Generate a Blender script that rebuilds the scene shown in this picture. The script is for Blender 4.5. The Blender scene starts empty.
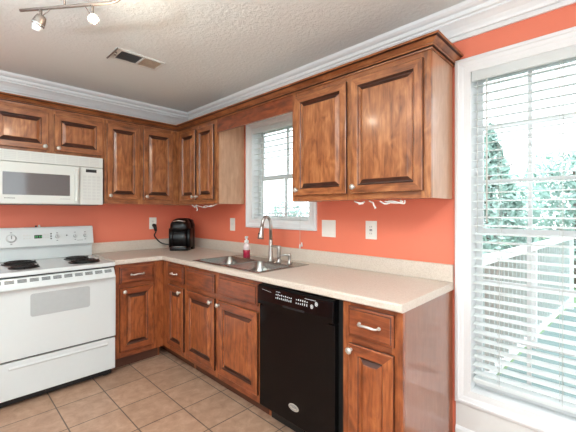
import bpy, bmesh, math, random
from math import sin, cos, pi, radians
from mathutils import Vector, Matrix
random.seed(7)
SC = bpy.context.scene
COL = SC.collection

# ------------------------------------------------------------------ camera, world, lights, exposure
cam_d = bpy.data.cameras.new('camera'); cam = bpy.data.objects.new('camera', cam_d); COL.objects.link(cam)
cam.location = (-2.0070, -3.5411, 1.3137)
cam.rotation_euler = (pi/2, 0, -0.7952)
cam_d.sensor_width = 36; cam_d.lens = 339.974/576*36
cam_d.shift_y = -5.26/576; cam_d.clip_start = .02
SC.camera = cam

W = bpy.data.worlds.new('sky'); SC.world = W; W.use_nodes = True
bg = W.node_tree.nodes['Background']
bg.inputs[0].default_value = (.86, .95, 1.0, 1); bg.inputs[1].default_value = 3.3

def area_light(name, loc, rot, sx, sy, power, color=(1, 1, 1), spread=180):
    d = bpy.data.lights.new(name, 'AREA'); d.shape = 'RECTANGLE'; d.size = sx; d.size_y = sy
    d.energy = power; d.color = color; d.spread = radians(spread)
    o = bpy.data.objects.new(name, d); COL.objects.link(o); o.location = loc; o.rotation_euler = rot
    return o
# daylight coming in at the rear patio door, at the left window, and at the two windows in view
area_light('daylight_rear', (-1.95, -5.62, 1.15), (-pi/2, 0, pi), 2.2, 2.0, 10, (.86, .95, 1))
area_light('daylight_left', (-4.22, -2.6, 1.35), (0, -pi/2, 0), 1.5, 1.9, 9, (.86, .95, 1))
# made-up torchiere at the left, out of view, added to brighten the ceiling
area_light('added_uplight', (-2.75, -2.6, 1.84), (pi, 0, 0), .3, .3, 125, (.80, .93, 1), 170)
# the flush ceiling lamp above the camera
lampd = bpy.data.lights.new('ceiling_lamp_light', 'AREA'); lampd.shape = 'DISK'; lampd.size = .3
lampd.energy = 36; lampd.color = (.98, .99, 1)
lampo = bpy.data.objects.new('ceiling_lamp_light', lampd); COL.objects.link(lampo); lampo.location = (-1.6, -3.95, 2.30)

SC.view_settings.view_transform = 'Standard'; SC.view_settings.look = 'None'
SC.view_settings.gamma = 1; SC.view_settings.use_curve_mapping = False
SC.view_settings.exposure = 0.0

# ------------------------------------------------------------------ materials
def s2l(c):
    return tuple(((x/255)/12.92 if x/255 <= .04045 else ((x/255+.055)/1.055)**2.4) for x in c)+(1,)
class NT:
    def __init__(s, name):
        m = bpy.data.materials.new(name); m.use_nodes = True; s.m = m; s.t = m.node_tree
        s.b = s.t.nodes['Principled BSDF']
    def n(s, ty, **kw):
        x = s.t.nodes.new(ty)
        for k, v in kw.items(): setattr(x, k, v)
        return x
    def l(s, a, b): s.t.links.new(a, b)
def plain(name, rgb, rough=.5, metal=0, coat=0, vary=.04, scale=30, bump=0, bscale=200, spec=.5):
    N = NT(name); b = N.b
    b.inputs['Roughness'].default_value = rough; b.inputs['Metallic'].default_value = metal
    b.inputs['Coat Weight'].default_value = coat; b.inputs['Coat Roughness'].default_value = .08
    b.inputs['Specular IOR Level'].default_value = spec
    c = s2l(rgb)
    tc = N.n('ShaderNodeTexCoord'); no = N.n('ShaderNodeTexNoise'); no.inputs['Scale'].default_value = scale; no.inputs['Detail'].default_value = 4
    N.l(tc.outputs['Object'], no.inputs['Vector'])
    r = N.n('ShaderNodeValToRGB'); e = r.color_ramp.elements
    e[0].position = .3; e[1].position = .7
    e[0].color = tuple(max(0, x*(1-vary)) for x in c[:3])+(1,); e[1].color = tuple(min(1, x*(1+vary)) for x in c[:3])+(1,)
    N.l(no.outputs['Fac'], r.inputs['Fac']); N.l(r.outputs['Color'], b.inputs['Base Color'])
    if bump:
        n2 = N.n('ShaderNodeTexNoise'); n2.inputs['Scale'].default_value = bscale; n2.inputs['Detail'].default_value = 3
        N.l(tc.outputs['Object'], n2.inputs['Vector'])
        bp = N.n('ShaderNodeBump'); bp.inputs['Strength'].default_value = bump; bp.inputs['Distance'].default_value = .01
        N.l(n2.outputs['Fac'], bp.inputs['Height']); N.l(bp.outputs['Normal'], b.inputs['Normal'])
    return N.m
def emit(name, rgb, strength):
    N = NT(name); N.b.inputs['Base Color'].default_value = s2l(rgb)
    N.b.inputs['Emission Color'].default_value = s2l(rgb); N.b.inputs['Emission Strength'].default_value = strength
    return N.m
def wood(name, dark, mid, light, axis='z', rough=.3, coat=.25, spec=.5):
    N = NT(name); b = N.b
    tc = N.n('ShaderNodeTexCoord'); oi = N.n('ShaderNodeObjectInfo')
    mul = N.n('ShaderNodeMath', operation='MULTIPLY'); mul.inputs[1].default_value = 37.0
    N.l(oi.outputs['Random'], mul.inputs[0])
    add = N.n('ShaderNodeVectorMath', operation='ADD'); N.l(tc.outputs['Object'], add.inputs[0]); N.l(mul.outputs[0], add.inputs[1])
    mp = N.n('ShaderNodeMapping'); N.l(add.outputs[0], mp.inputs['Vector'])
    mp.inputs['Scale'].default_value = {'z': (60, 60, 5), 'h': (5, 5, 60)}[axis]
    g = N.n('ShaderNodeTexNoise'); g.inputs['Scale'].default_value = 1; g.inputs['Detail'].default_value = 6; g.inputs['Roughness'].default_value = .6; g.inputs['Distortion'].default_value = .6
    N.l(mp.outputs[0], g.inputs['Vector'])
    mp2 = N.n('ShaderNodeMapping'); N.l(add.outputs[0], mp2.inputs['Vector'])
    mp2.inputs['Scale'].default_value = {'z': (16, 16, 7), 'h': (7, 7, 16)}[axis]
    bl = N.n('ShaderNodeTexNoise'); bl.inputs['Scale'].default_value = 1; bl.inputs['Detail'].default_value = 3; bl.inputs['Distortion'].default_value = 1.2
    N.l(mp2.outputs[0], bl.inputs['Vector'])
    mx = N.n('ShaderNodeMix', data_type='FLOAT'); mx.inputs[0].default_value = .5
    N.l(g.outputs['Fac'], mx.inputs[2]); N.l(bl.outputs['Fac'], mx.inputs[3])
    r = N.n('ShaderNodeValToRGB'); e = r.color_ramp.elements
    e[0].position = .32; e[1].position = .68; e[0].color = s2l(dark); e[1].color = s2l(light)
    k = e.new(.5); k.color = s2l(mid)
    N.l(mx.outputs[0], r.inputs['Fac']); N.l(r.outputs['Color'], b.inputs['Base Color'])
    b.inputs['Roughness'].default_value = rough; b.inputs['Coat Weight'].default_value = coat; b.inputs['Coat Roughness'].default_value = .13; b.inputs['Specular IOR Level'].default_value = spec
    bp = N.n('ShaderNodeBump'); bp.inputs['Strength'].default_value = .02; bp.inputs['Distance'].default_value = .001
    N.l(g.outputs['Fac'], bp.inputs['Height']); N.l(bp.outputs['Normal'], b.inputs['Normal'])
    return N.m
M = {}
M['wood'] = wood('stained_wood', (96, 52, 27), (154, 94, 54), (192, 130, 82))
M['woodh'] = wood('stained_wood_rail', (92, 50, 26), (146, 87, 50), (182, 120, 74), 'h')
M['wooddark'] = wood('stained_wood_dark', (44, 20, 12), (62, 30, 18), (86, 44, 26), 'h', rough=.4)  # darker tone for panel bevels, grooves, door edges and crown grooves
M['red'] = wood('stained_wood_red', (84, 38, 18), (142, 74, 38), (180, 106, 60))
M['redh'] = wood('stained_wood_red_rail', (76, 34, 17), (126, 62, 33), (158, 86, 48), 'h')
M['side'] = wood('maple_side_panel', (176, 134, 104), (190, 148, 118), (202, 162, 132), rough=.3, coat=.4)
M['endpanel'] = wood('red_brown_end_panel', (132, 80, 56), (140, 88, 63), (147, 95, 69), rough=.5, coat=1, spec=.1)
M['endpanel'].node_tree.nodes['Principled BSDF'].inputs['Coat IOR'].default_value = 1.75
M['wall'] = plain('orange_paint', (224, 120, 92), .5, vary=.02, scale=3, bump=.04, bscale=250)
M['white'] = plain('white_trim_paint', (228, 229, 229), .35, vary=.01)
M['wainscot'] = plain('white_wall_paint', (218, 217, 214), .5, vary=.01)
def m_blind():
    N = NT('white_vinyl_blind'); b = N.b; b.inputs['Base Color'].default_value = s2l((244, 246, 245)); b.inputs['Roughness'].default_value = .4
    tl_ = N.n('ShaderNodeBsdfTranslucent'); tl_.inputs['Color'].default_value = s2l((244, 248, 248))
    mx = N.n('ShaderNodeMixShader'); mx.inputs[0].default_value = .45
    out = [x for x in N.t.nodes if x.type == 'OUTPUT_MATERIAL'][0]
    N.l(b.outputs[0], mx.inputs[1]); N.l(tl_.outputs[0], mx.inputs[2]); N.l(mx.outputs[0], out.inputs['Surface'])
    return N.m
M['blind'] = m_blind()
M['cordw'] = plain('blind_ladder_cord', (206, 206, 200), .8, vary=.02)
M['enamel'] = plain('white_enamel', (210, 214, 213), .22, coat=.4, vary=.005)
M['enamel2'] = plain('white_plastic', (212, 214, 208), .35, vary=.005)
M['ventgrey'] = plain('pale_grey_vent_plastic', (204, 205, 201), .45, vary=.02)
M['slot'] = plain('grey_vent_slot', (104, 106, 106), .5)
M['mark'] = plain('grey_print', (120, 122, 122), .5)
M['darkmark'] = plain('dark_print', (40, 40, 42), .5)
M['whitemark'] = plain('white_print', (225, 228, 230), .5)
M['ovenglass'] = plain('pale_grey_oven_glass', (176, 180, 180), .08, vary=.02, coat=.5)
M['mwglass'] = plain('dark_microwave_glass', (98, 95, 95), .06, vary=.02, coat=.6)
M['black'] = plain('gloss_black', (7, 7, 8), .13, vary=.1, spec=.2)
M['satin'] = plain('satin_black', (13, 13, 14), .3, vary=.1, spec=.35)
M['blackm'] = plain('matte_black', (14, 14, 14), .5, vary=.1)
M['gap'] = plain('black_gap_shade', (6, 6, 6), .8)  # flat black painted as the shade inside appliance gaps
M['chrome'] = plain('chrome', (200, 200, 200), .18, metal=1)
M['nickel'] = plain('brushed_nickel', (176, 172, 166), .28, metal=1, vary=.06, scale=60)
M['steel'] = plain('stainless_steel', (168, 167, 164), .24, metal=1, vary=.05, scale=50)
M['bronze'] = plain('brushed_bronze_rail', (124, 113, 106), .42, metal=.6, vary=.06)
M['pull'] = plain('satin_white_nickel', (206, 202, 194), .3, metal=.6, vary=.04)
M['plate'] = plain('white_wall_plate', (232, 230, 222), .35, vary=.01)
M['screen_green'] = emit('green_clock_digits', (50, 150, 80), .5)
M['bulb'] = emit('lit_bulb', (255, 226, 180), 45)
M['lampglass'] = emit('lit_lamp_diffuser', (255, 244, 226), 3)
M['frost'] = plain('frosted_glass_shade', (230, 234, 236), .25, vary=.01)
M['tan'] = plain('tan_vent_filter', (196, 176, 156), .7, vary=.06)
M['ventdark'] = plain('dark_vent_interior', (104, 102, 100), .7)
M['cable'] = plain('white_cable', (226, 222, 214), .5)
M['bcable'] = plain('black_cable', (16, 15, 15), .45)
M['pink'] = plain('crimson_soap_label', (160, 24, 56), .25, coat=.4, vary=.15, scale=60)
M['clear'] = plain('milky_pink_plastic', (240, 222, 220), .25, coat=.3)
M['pumpw'] = plain('white_pump_plastic', (240, 238, 236), .35)
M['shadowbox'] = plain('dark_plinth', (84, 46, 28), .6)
M['bark'] = plain('bark', (110, 95, 84), .9, vary=.2)
M['leafa'] = plain('pale_blue_green_leaves', (158, 188, 178), .6, vary=.35, scale=2)  # pale teal of window glare and haze put into the leaf colours
M['leafb'] = plain('mid_green_leaves', (148, 180, 170), .6, vary=.35, scale=2)
M['lawn'] = plain('lawn_grass', (128, 156, 118), .9, vary=.15, scale=3)
M['deck'] = plain('grey_deck_boards', (124, 146, 144), .7, vary=.06, scale=8)
M['blue'] = plain('pool_blue_cover', (70, 150, 200), .5)
M['fence'] = plain('grey_green_baluster_paint', (168, 182, 180), .8, vary=.1)

def m_counter():
    N = NT('beige_speckled_laminate'); b = N.b; tc = N.n('ShaderNodeTexCoord')
    no = N.n('ShaderNodeTexNoise'); no.inputs['Scale'].default_value = 160; no.inputs['Detail'].default_value = 3
    N.l(tc.outputs['Object'], no.inputs['Vector'])
    r = N.n('ShaderNodeValToRGB'); e = r.color_ramp.elements
    e[0].position = .36; e[0].color = s2l((198, 184, 169)); e[1].position = .62; e[1].color = s2l((212, 200, 187))
    k = e.new(.46); k.color = s2l((207, 194, 180))
    N.l(no.outputs['Fac'], r.inputs['Fac']); N.l(r.outputs['Color'], b.inputs['Base Color'])
    b.inputs['Roughness'].default_value = .36
    return N.m
M['counter'] = m_counter()
def m_floor():
    N = NT('beige_ceramic_tile'); b = N.b; tc = N.n('ShaderNodeTexCoord')
    mp = N.n('ShaderNodeMapping'); mp.inputs['Location'].default_value = (.585/.2955+40, .55/.305+40, 0)
    mp.inputs['Scale'].default_value = (1/.2955, 1/.305, 1)
    N.l(tc.outputs['Object'], mp.inputs['Vector'])
    br = N.n('ShaderNodeTexBrick'); br.offset = 0; br.squash = 1
    br.inputs['Scale'].default_value = 1; br.inputs['Brick Width'].default_value = 1; br.inputs['Row Height'].default_value = 1
    br.inputs['Mortar Size'].default_value = .013; br.inputs['Mortar Smooth'].default_value = .15; br.inputs['Bias'].default_value = 0
    br.inputs['Color1'].default_value = (0, 0, 0, 1); br.inputs['Color2'].default_value = (1, 1, 1, 1)
    N.l(mp.outputs[0], br.inputs['Vector'])
    n1 = N.n('ShaderNodeTexNoise'); n1.inputs['Scale'].default_value = 14; n1.inputs['Detail'].default_value = 8; n1.inputs['Roughness'].default_value = .68; n1.inputs['Distortion'].default_value = .4
    N.l(tc.outputs['Object'], n1.inputs['Vector'])
    r = N.n('ShaderNodeValToRGB'); e = r.color_ramp.elements
    e[0].position = .32; e[0].color = s2l((158, 122, 100)); e[1].position = .68; e[1].color = s2l((188, 153, 129))
    k = e.new(.5); k.color = s2l((173, 138, 114))
    N.l(n1.outputs['Fac'], r.inputs['Fac'])
    tint = N.n('ShaderNodeMix', data_type='RGBA', blend_type='MULTIPLY'); tint.inputs[0].default_value = 1
    r2 = N.n('ShaderNodeMapRange'); r2.inputs[3].default_value = .9; r2.inputs[4].default_value = 1.08
    N.l(br.outputs['Color'], r2.inputs[0])
    N.l(r.outputs['Color'], tint.inputs[6]); N.l(r2.outputs[0], tint.inputs[7])
    mx = N.n('ShaderNodeMix', data_type='RGBA'); N.l(br.outputs['Fac'], mx.inputs[0])
    N.l(tint.outputs[2], mx.inputs[6]); mx.inputs[7].default_value = s2l((92, 74, 62))
    N.l(mx.outputs[2], b.inputs['Base Color'])
    b.inputs['Roughness'].default_value = .42
    inv = N.n('ShaderNodeMath', operation='SUBTRACT'); inv.inputs[0].default_value = 1; N.l(br.outputs['Fac'], inv.inputs[1])
    bp = N.n('ShaderNodeBump'); bp.inputs['Strength'].default_value = .5; bp.inputs['Distance'].default_value = .004
    N.l(inv.outputs[0], bp.inputs['Height']); N.l(bp.outputs['Normal'], b.inputs['Normal'])
    return N.m
M['floor'] = m_floor()
def m_ceiling():
    N = NT('textured_ceiling_paint'); b = N.b; tc = N.n('ShaderNodeTexCoord')
    b.inputs['Base Color'].default_value = s2l((224, 229, 225)); b.inputs['Roughness'].default_value = .8
    n1 = N.n('ShaderNodeTexNoise'); n1.inputs['Scale'].default_value = 48; n1.inputs['Detail'].default_value = 5; n1.inputs['Roughness'].default_value = .6
    N.l(tc.outputs['Object'], n1.inputs['Vector'])
    r = N.n('ShaderNodeValToRGB'); r.color_ramp.elements[0].position = .42; r.color_ramp.elements[1].position = .6
    N.l(n1.outputs['Fac'], r.inputs['Fac'])
    bp = N.n('ShaderNodeBump'); bp.inputs['Strength'].default_value = .3; bp.inputs['Distance'].default_value = .006
    N.l(r.outputs['Color'], bp.inputs['Height']); N.l(bp.outputs['Normal'], b.inputs['Normal'])
    return N.m
M['ceiling'] = m_ceiling()
def m_glass():
    N = NT('window_glass'); t = N.t
    tr = N.n('ShaderNodeBsdfTransparent'); gl = N.n('ShaderNodeBsdfGlossy'); gl.inputs['Roughness'].default_value = .02
    mx = N.n('ShaderNodeMixShader'); fr = N.n('ShaderNodeFresnel'); fr.inputs['IOR'].default_value = 1.3
    N.l(fr.outputs[0], mx.inputs[0]); N.l(tr.outputs[0], mx.inputs[1]); N.l(gl.outputs[0], mx.inputs[2])
    out = [x for x in t.nodes if x.type == 'OUTPUT_MATERIAL'][0]; N.l(mx.outputs[0], out.inputs['Surface'])
    return N.m
M['glass'] = m_glass()

# ------------------------------------------------------------------ mesh helpers
class MB:
    """collects geometry; T maps (u, w, z) -> world"""
    def __init__(s, T=None):
        s.v = []; s.f = []; s.mi = []; s.T = T or (lambda a, b, c: (a, b, c)); s.smooth = []
    def _add(s, vs, fs, mi=0, sm=False, raw=False):
        o = len(s.v)
        s.v += [tuple(v) if raw else tuple(s.T(*v)) for v in vs]
        for f in fs: s.f.append([o+i for i in f]); s.mi.append(mi); s.smooth.append(sm)
    def box(s, a0, a1, b0, b1, c0, c1, mi=0):
        vs = [(a, b, c) for a in (a0, a1) for b in (b0, b1) for c in (c0, c1)]
        s._add(vs, [(0, 1, 3, 2), (4, 6, 7, 5), (0, 4, 5, 1), (2, 3, 7, 6), (0, 2, 6, 4), (1, 5, 7, 3)], mi)
        return s
    def rings(s, u0, u1, z0, z1, prof, mis=None, cap_mi=0):
        """nested rectangles: prof = [(inset, w)]; mis[i] = material per side (bottom,right,top,left) of band i"""
        vs = []; fs = []; mi = []
        for ins, w in prof:
            vs += [(u0+ins, w, z0+ins), (u1-ins, w, z0+ins), (u1-ins, w, z1-ins), (u0+ins, w, z1-ins)]
        for i in range(len(prof)-1):
            for k in range(4):
                fs.append((4*i+k, 4*i+(k+1) % 4, 4*i+4+(k+1) % 4, 4*i+4+k))
                mi.append((mis or {}).get(i, (0, 0, 0, 0))[k])
        n = 4*(len(prof)-1)
        fs.append((n, n+1, n+2, n+3)); mi.append(cap_mi)
        fs.append((3, 2, 1, 0)); mi.append(cap_mi)
        o = len(s.v); s.v += [tuple(s.T(*v)) for v in vs]
        for f, m in zip(fs, mi): s.f.append([o+i for i in f]); s.mi.append(m); s.smooth.append(False)
        return s
    def prism(s, poly, c0, c1, fn, mi=0):
        """poly 2D points extruded c0..c1, fn(p, q, c) -> (a, b, c)"""
        n = len(poly)
        vs = [fn(p, q, c0) for p, q in poly]+[fn(p, q, c1) for p, q in poly]
        fs = [(i, (i+1) % n, n+(i+1) % n, n+i) for i in range(n)]+[tuple(range(n-1, -1, -1)), tuple(range(n, 2*n))]
        s._add(vs, fs, mi); return s
    def tube(s, pts, r, seg=10, mi=0, closed=False, cap=True):
        P = [Vector(s.T(*p)) for p in pts]; n = len(P)
        rr = r if isinstance(r, (list, tuple)) else [r]*n
        vs = []; prev = None
        for i, p in enumerate(P):
            if closed: t = P[(i+1) % n]-P[i-1]
            else: t = P[min(i+1, n-1)]-P[max(i-1, 0)]
            t.normalize()
            if prev is None:
                a = t.orthogonal().normalized()
            else:
                a = (prev-t*prev.dot(t));
                a = a.normalized() if a.length > 1e-6 else t.orthogonal().normalized()
            prev = a; b = t.cross(a)
            for k in range(seg):
                th = 2*pi*k/seg; vs.append(p+(a*cos(th)+b*sin(th))*rr[i])
        fs = []
        for i in range(n if closed else n-1):
            j = (i+1) % n
            for k in range(seg): fs.append((i*seg+k, i*seg+(k+1) % seg, j*seg+(k+1) % seg, j*seg+k))
        s._add(vs, fs, mi, True, raw=True)
        if not closed and cap:
            o = len(s.v)-len(vs)
            s.f.append([o+k for k in range(seg)][::-1]); s.mi.append(mi); s.smooth.append(False)
            s.f.append([o+(n-1)*seg+k for k in range(seg)]); s.mi.append(mi); s.smooth.append(False)
        return s
    def lathe(s, base, axis, prof, seg=20, mi=0, smooth=True):
        """prof = [(r, h)] along axis from base (both in T space for base, raw axis vector in T space)"""
        B = Vector(s.T(*base)); A = (Vector(s.T(*(Vector(base)+Vector(axis))))-B).normalized()
        a = A.orthogonal().normalized(); b = A.cross(a); vs = []; fs = []
        n = len(prof)
        for r, h in prof:
            for k in range(seg):
                th = 2*pi*k/seg; vs.append(B+A*h+(a*cos(th)+b*sin(th))*max(r, 1e-5))
        for i in range(n-1):
            for k in range(seg): fs.append((i*seg+k, i*seg+(k+1) % seg, (i+1)*seg+(k+1) % seg, (i+1)*seg+k))
        s._add(vs, fs, mi, smooth, raw=True)
        o = len(s.v)-len(vs)
        s.f.append([o+k for k in range(seg)][::-1]); s.mi.append(mi); s.smooth.append(False)
        s.f.append([o+(n-1)*seg+k for k in range(seg)]); s.mi.append(mi); s.smooth.append(False)
        return s
    def sweep(s, path, prof, mis=None):
        """closed profile [(d, z)] swept along a 2D path; d grows to the left of the path direction"""
        n = len(path); m = len(prof); vs = []
        for i, (x, y) in enumerate(path):
            p = Vector((x, y))
            d0 = (p-Vector(path[i-1])).normalized() if i > 0 else None
            d1 = (Vector(path[i+1])-p).normalized() if i < n-1 else None
            nn = lambda d: Vector((-d.y, d.x))
            if d0 is None: nv = nn(d1)
            elif d1 is None: nv = nn(d0)
            else:
                nv = nn(d0)+nn(d1); nv = nv/(nv.dot(nn(d0)))
            for d, zz in prof: q = p+nv*d; vs.append((q.x, q.y, zz))
        fs = []
        for i in range(n-1):
            for k in range(m): fs.append((i*m+k, i*m+(k+1) % m, (i+1)*m+(k+1) % m, (i+1)*m+k))
        fs += [tuple(range(m-1, -1, -1)), tuple((n-1)*m+k for k in range(m))]
        s._add(vs, fs, 0)
        if mis: s.mi[-len(fs):] = [mis[k % m] for k in range((n-1)*m)]+[0, 0]
        return s
    def build(s, name, mats, parent=None, bevel=0, seg=2):
        off = Vector(parent.get('_org', (0, 0, 0))) if parent is not None else Vector((0, 0, 0))
        me = bpy.data.meshes.new(name)
        me.from_pydata([tuple(Vector(v)-off) for v in s.v], [], s.f)
        if not isinstance(mats, (list, tuple)): mats = [mats]
        for m in mats: me.materials.append(M[m] if isinstance(m, str) else m)
        for p, i, sm in zip(me.polygons, s.mi, s.smooth): p.material_index = i; p.use_smooth = sm
        bm = bmesh.new(); bm.from_mesh(me); bmesh.ops.recalc_face_normals(bm, faces=bm.faces); bm.to_mesh(me); bm.free()
        o = bpy.data.objects.new(name, me); COL.objects.link(o)
        if parent is not None: o.parent = parent; o['_org'] = tuple(off)
        if bevel:
            bv = o.modifiers.new('edge', 'BEVEL'); bv.width = bevel; bv.segments = seg; bv.limit_method = 'ANGLE'; bv.angle_limit = radians(40)
        return o
def thing(name, label, cat, loc, group=None, rotz=0, local=False):
    o = bpy.data.objects.new(name, None); COL.objects.link(o); o.empty_display_size = .1
    o.location = loc; o.rotation_euler = (0, 0, rotz); o['_org'] = (0, 0, 0) if local else tuple(loc)
    o['label'] = label; o['category'] = cat
    if group: o['group'] = group
    return o
def tag(o, label, cat, group=None):
    o['label'] = label; o['category'] = cat
    if group: o['group'] = group
    return o
def struct(o): o['kind'] = 'structure'; return o
TB = lambda u, w, z: (u, -w, z)          # on the back wall: u along x, w out of the wall
TR = lambda u, w, z: (-w, u, z)          # on the right wall: u along y, w out of the wall

# ------------------------------------------------------------------ room shell
X0, Y0, ZC = -4.1, -5.5, 2.41
b = MB(); b.box(X0-.12, .14, Y0-.12, .12, -.1, 0); struct(b.build('floor', 'floor'))
b = MB(); b.box(X0-.12, .14, Y0-.12, .12, ZC, ZC+.1); struct(b.build('ceiling', 'ceiling'))
b = MB(); b.box(X0-.12, .14, 0, .12, 0, ZC); struct(b.build('wall_back', 'wall'))
BW = (-3.708, -2.948, .328, 2.075)       # big window opening: y0 y1 z0 z1
SW = (-1.821, -1.100, 1.224, 2.075)       # sink window opening
b = MB()
b.box(0, .14, SW[1], 0, 0, ZC); b.box(0, .14, SW[0], SW[1], 0, SW[2]); b.box(0, .14, SW[0], SW[1], SW[3], ZC)
b.box(0, .14, BW[1], SW[0], 0, ZC); b.box(0, .14, BW[0], BW[1], 0, BW[2]); b.box(0, .14, BW[0], BW[1], BW[3], ZC)
b.box(0, .14, Y0, BW[0], 0, ZC); struct(b.build('wall_right', 'wall'))
b = MB(); b.box(X0-.12, X0, Y0, 0, 0, .4); b.box(X0-.12, X0, Y0, 0, 2.3, ZC); b.box(X0-.12, X0, Y0, -3.35, .4, 2.3); b.box(X0-.12, X0, -1.85, 0, .4, 2.3)
struct(b.build('wall_left', 'wainscot'))
b = MB(); b.box(X0, 0, Y0-.12, Y0, 2.15, ZC); b.box(X0, -3.05, Y0-.12, Y0, 0, 2.15); b.box(-.85, 0, Y0-.12, Y0, 0, 2.15)
struct(b.build('wall_rear', 'wainscot'))
# ceiling crown moulding
prof = [(0, 2.252), (.012, 2.252), (.013, 2.268), (.007, 2.271), (.007, 2.276), (.018, 2.279), (.022, 2.292), (.032, 2.312), (.048, 2.330), (.058, 2.338), (.052, 2.343), (.054, 2.350), (.066, 2.354), (.068, 2.366), (.062, 2.370), (.064, 2.376), (.078, 2.381), (.088, 2.392), (.09, 2.41), (0, 2.41)]
b = MB(); b.sweep([(0, Y0), (0, 0), (X0, 0)], prof); struct(b.build('trim_1', 'white'))
# white wall panel and baseboard under the big window
b = MB(); b.box(-.008, 0, Y0, -2.885, .13, .258); struct(b.build('trim_2', 'wainscot'))
b = MB(); b.prism([(0, 0), (.016, 0), (.016, .115), (.012, .125), (.006, .135), (0, .138)], Y0, -2.885, lambda p, q, c: (-p, c, q)); struct(b.build('baseboard_right', 'white'))

def window(name, y0, y1, z0, z1, cols, rows, meet, cas=.08):
    root = bpy.data.objects.new(name, None); COL.objects.link(root); root.location = (0, (y0+y1)/2, z0); root['_org'] = tuple(root.location); root['kind'] = 'structure'
    # picture-frame casing with a stepped profile, mitred corners (a ring around the opening)
    b = MB(TR)
    vs = []; pr = [(-cas, 0.0005), (-cas, .018), (-cas+.010, .022), (-cas+.018, .022), (-cas+.022, .017), (-.028, .013), (-.022, .010), (0, .009), (0, 0.0005)]
    n = len(pr)
    for ins, w in pr:
        vs += [(y0+ins, w, z0+ins), (y1-ins, w, z0+ins), (y1-ins, w, z1-ins), (y0+ins, w, z1-ins)]
    fs = []
    for i in range(n):
        j = (i+1) % n
        for k in range(4): fs.append((4*i+k, 4*i+(k+1) % 4, 4*j+(k+1) % 4, 4*j+k))
    b._add(vs, fs); b.build('casing', 'white', root)
    b = MB(TR)   # jamb liner
    for (a0, a1, c0, c1) in ((y0, y0+.012, z0, z1), (y1-.012, y1, z0, z1), (y0+.012, y1-.012, z0, z0+.012), (y0+.012, y1-.012, z1-.012, z1)):
        b.box(a0, a1, -.139, .008, c0, c1)
    b.build('jamb', 'white', root)
    a0, a1 = y0+.012, y1-.012
    for k, (c0, c1, w) in enumerate(((meet-.018, z1-.012, -.118), (z0+.012, meet+.018, -.095))):
        b = MB(TR); f = .03; h = .011
        b.box(a0, a0+f, w-h, w+h, c0, c1); b.box(a1-f, a1, w-h, w+h, c0, c1)
        b.box(a0+f, a1-f, w-h, w+h, c0, c0+f); b.box(a0+f, a1-f, w-h, w+h, c1-f, c1)
        for i in range(1, cols):
            u = a0+(a1-a0)*i/cols; b.box(u-.009, u+.009, w-.009, w+.009, c0+f, c1-f)
        for i in range(1, rows):
            z = c0+(c1-c0)*i/rows; b.box(a0+f, a1-f, w-.008, w+.008, z-.009, z+.009)
        s = b.build('sash', 'white', root)
        b = MB(TR); b.box(a0+f-.004, a1-f+.004, w-.002, w+.002, c0+f-.004, c1-f+.004); b.build('glass_pane', 'glass', s)
    return root
window('window_1', *BW, 3, 3, 1.20, .065)
window('window_2', *SW, 2, 1, 1.612, .064)

def blind(y0, y1, z0, z1, pitch, ladders, label, tassel=None, wand=None, vh=.07):
    root = thing('window_blind', label, 'blind', (-.0, (y0+y1)/2, z0), 'white slatted window blinds')
    b = MB(TR); b.box(y0-.002+.004, y1-.002, -.012, .004, z1-vh, z1-.004); b.build('valance', 'blind', root, .003)
    b = MB(TR); b.box(y0+.004, y1-.004, -.06, -.014, z1-.045, z1-.006); b.build('headrail', 'blind', root)
    b = MB(TR); zb = z0+.018; zz = zb+.035; t = radians(-6)
    n = int((z1-vh+.004-zz)/pitch)
    for i in range(n+1):
        z = zz+i*pitch; pts = []
        for k in range(5):
            q = -.025+.05*k/4; cr = .0016*(1-(q/.025)**2)
            pts.append((-.036+q*cos(t), z+cr+q*sin(t)))
        poly = pts+[(p, q-.0028) for p, q in pts[::-1]]
        b.prism(poly, y0+.006, y1-.006, lambda p, q, c: (c, p, q))
    b.build('slats', 'blind', root)
    b = MB(TR); b.box(y0+.006, y1-.006, -.061, -.011, zb-.016, zb+.008); b.build('bottom_rail', 'blind', root, .003)
    b = MB(TR)
    for u in ladders:
        for w in (-.0605, -.0115): b.tube([(u, w, zb), (u, w, z1-.03)], .0011, 5)
        b.tube([(u+.012, -.036, zb), (u+.012, -.036, z1-.03)], .0009, 5)
    b.build('ladder_cords', 'cordw', root)
    for nm, u, zl, r in (wand or []):
        b = MB(TR); b.tube([(u, -.004, z1-vh), (u, -.004, zl)], r, 6); b.build(nm, 'cordw', root)
    if tassel:
        u, zt = tassel
        b = MB(TR); b.tube([(u, .006, z1-vh), (u, .0245, z0-.03), (u, .026, zt+.03)], .0012, 5); c = b.build('pull_cord', 'cordw', root)
        b = MB(TR); b.lathe((u, .026, zt+.03), (0, 0, -1), [(.002, 0), (.005, .006), (.008, .028), (.006, .034), (.001, .036)], 10)
        b.lathe((u-.02, .026, zt+.045), (0, 0, -1), [(.002, 0), (.005, .006), (.008, .028), (.006, .034), (.001, .036)], 10); b.build('tassel', 'blind', c)
    return root
blind(-3.694, -2.962, .385, 2.074, .0443, [-3.60, -3.345, -3.09], 'tall white slatted blind in the large floor-reaching window at the right', wand=[('wand', -3.035, 1.25, .004), ('pull_cord', -2.99, 1.2, .0015)], vh=.062)
blind(-1.808, -1.113, 1.237, 2.074, .0495, [-1.72, -1.44, -1.19], 'short white slatted blind in the small window above the sink', tassel=(-1.73, 1.022), wand=[('wand', -1.255, 1.28, .0045)], vh=.06)

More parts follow.
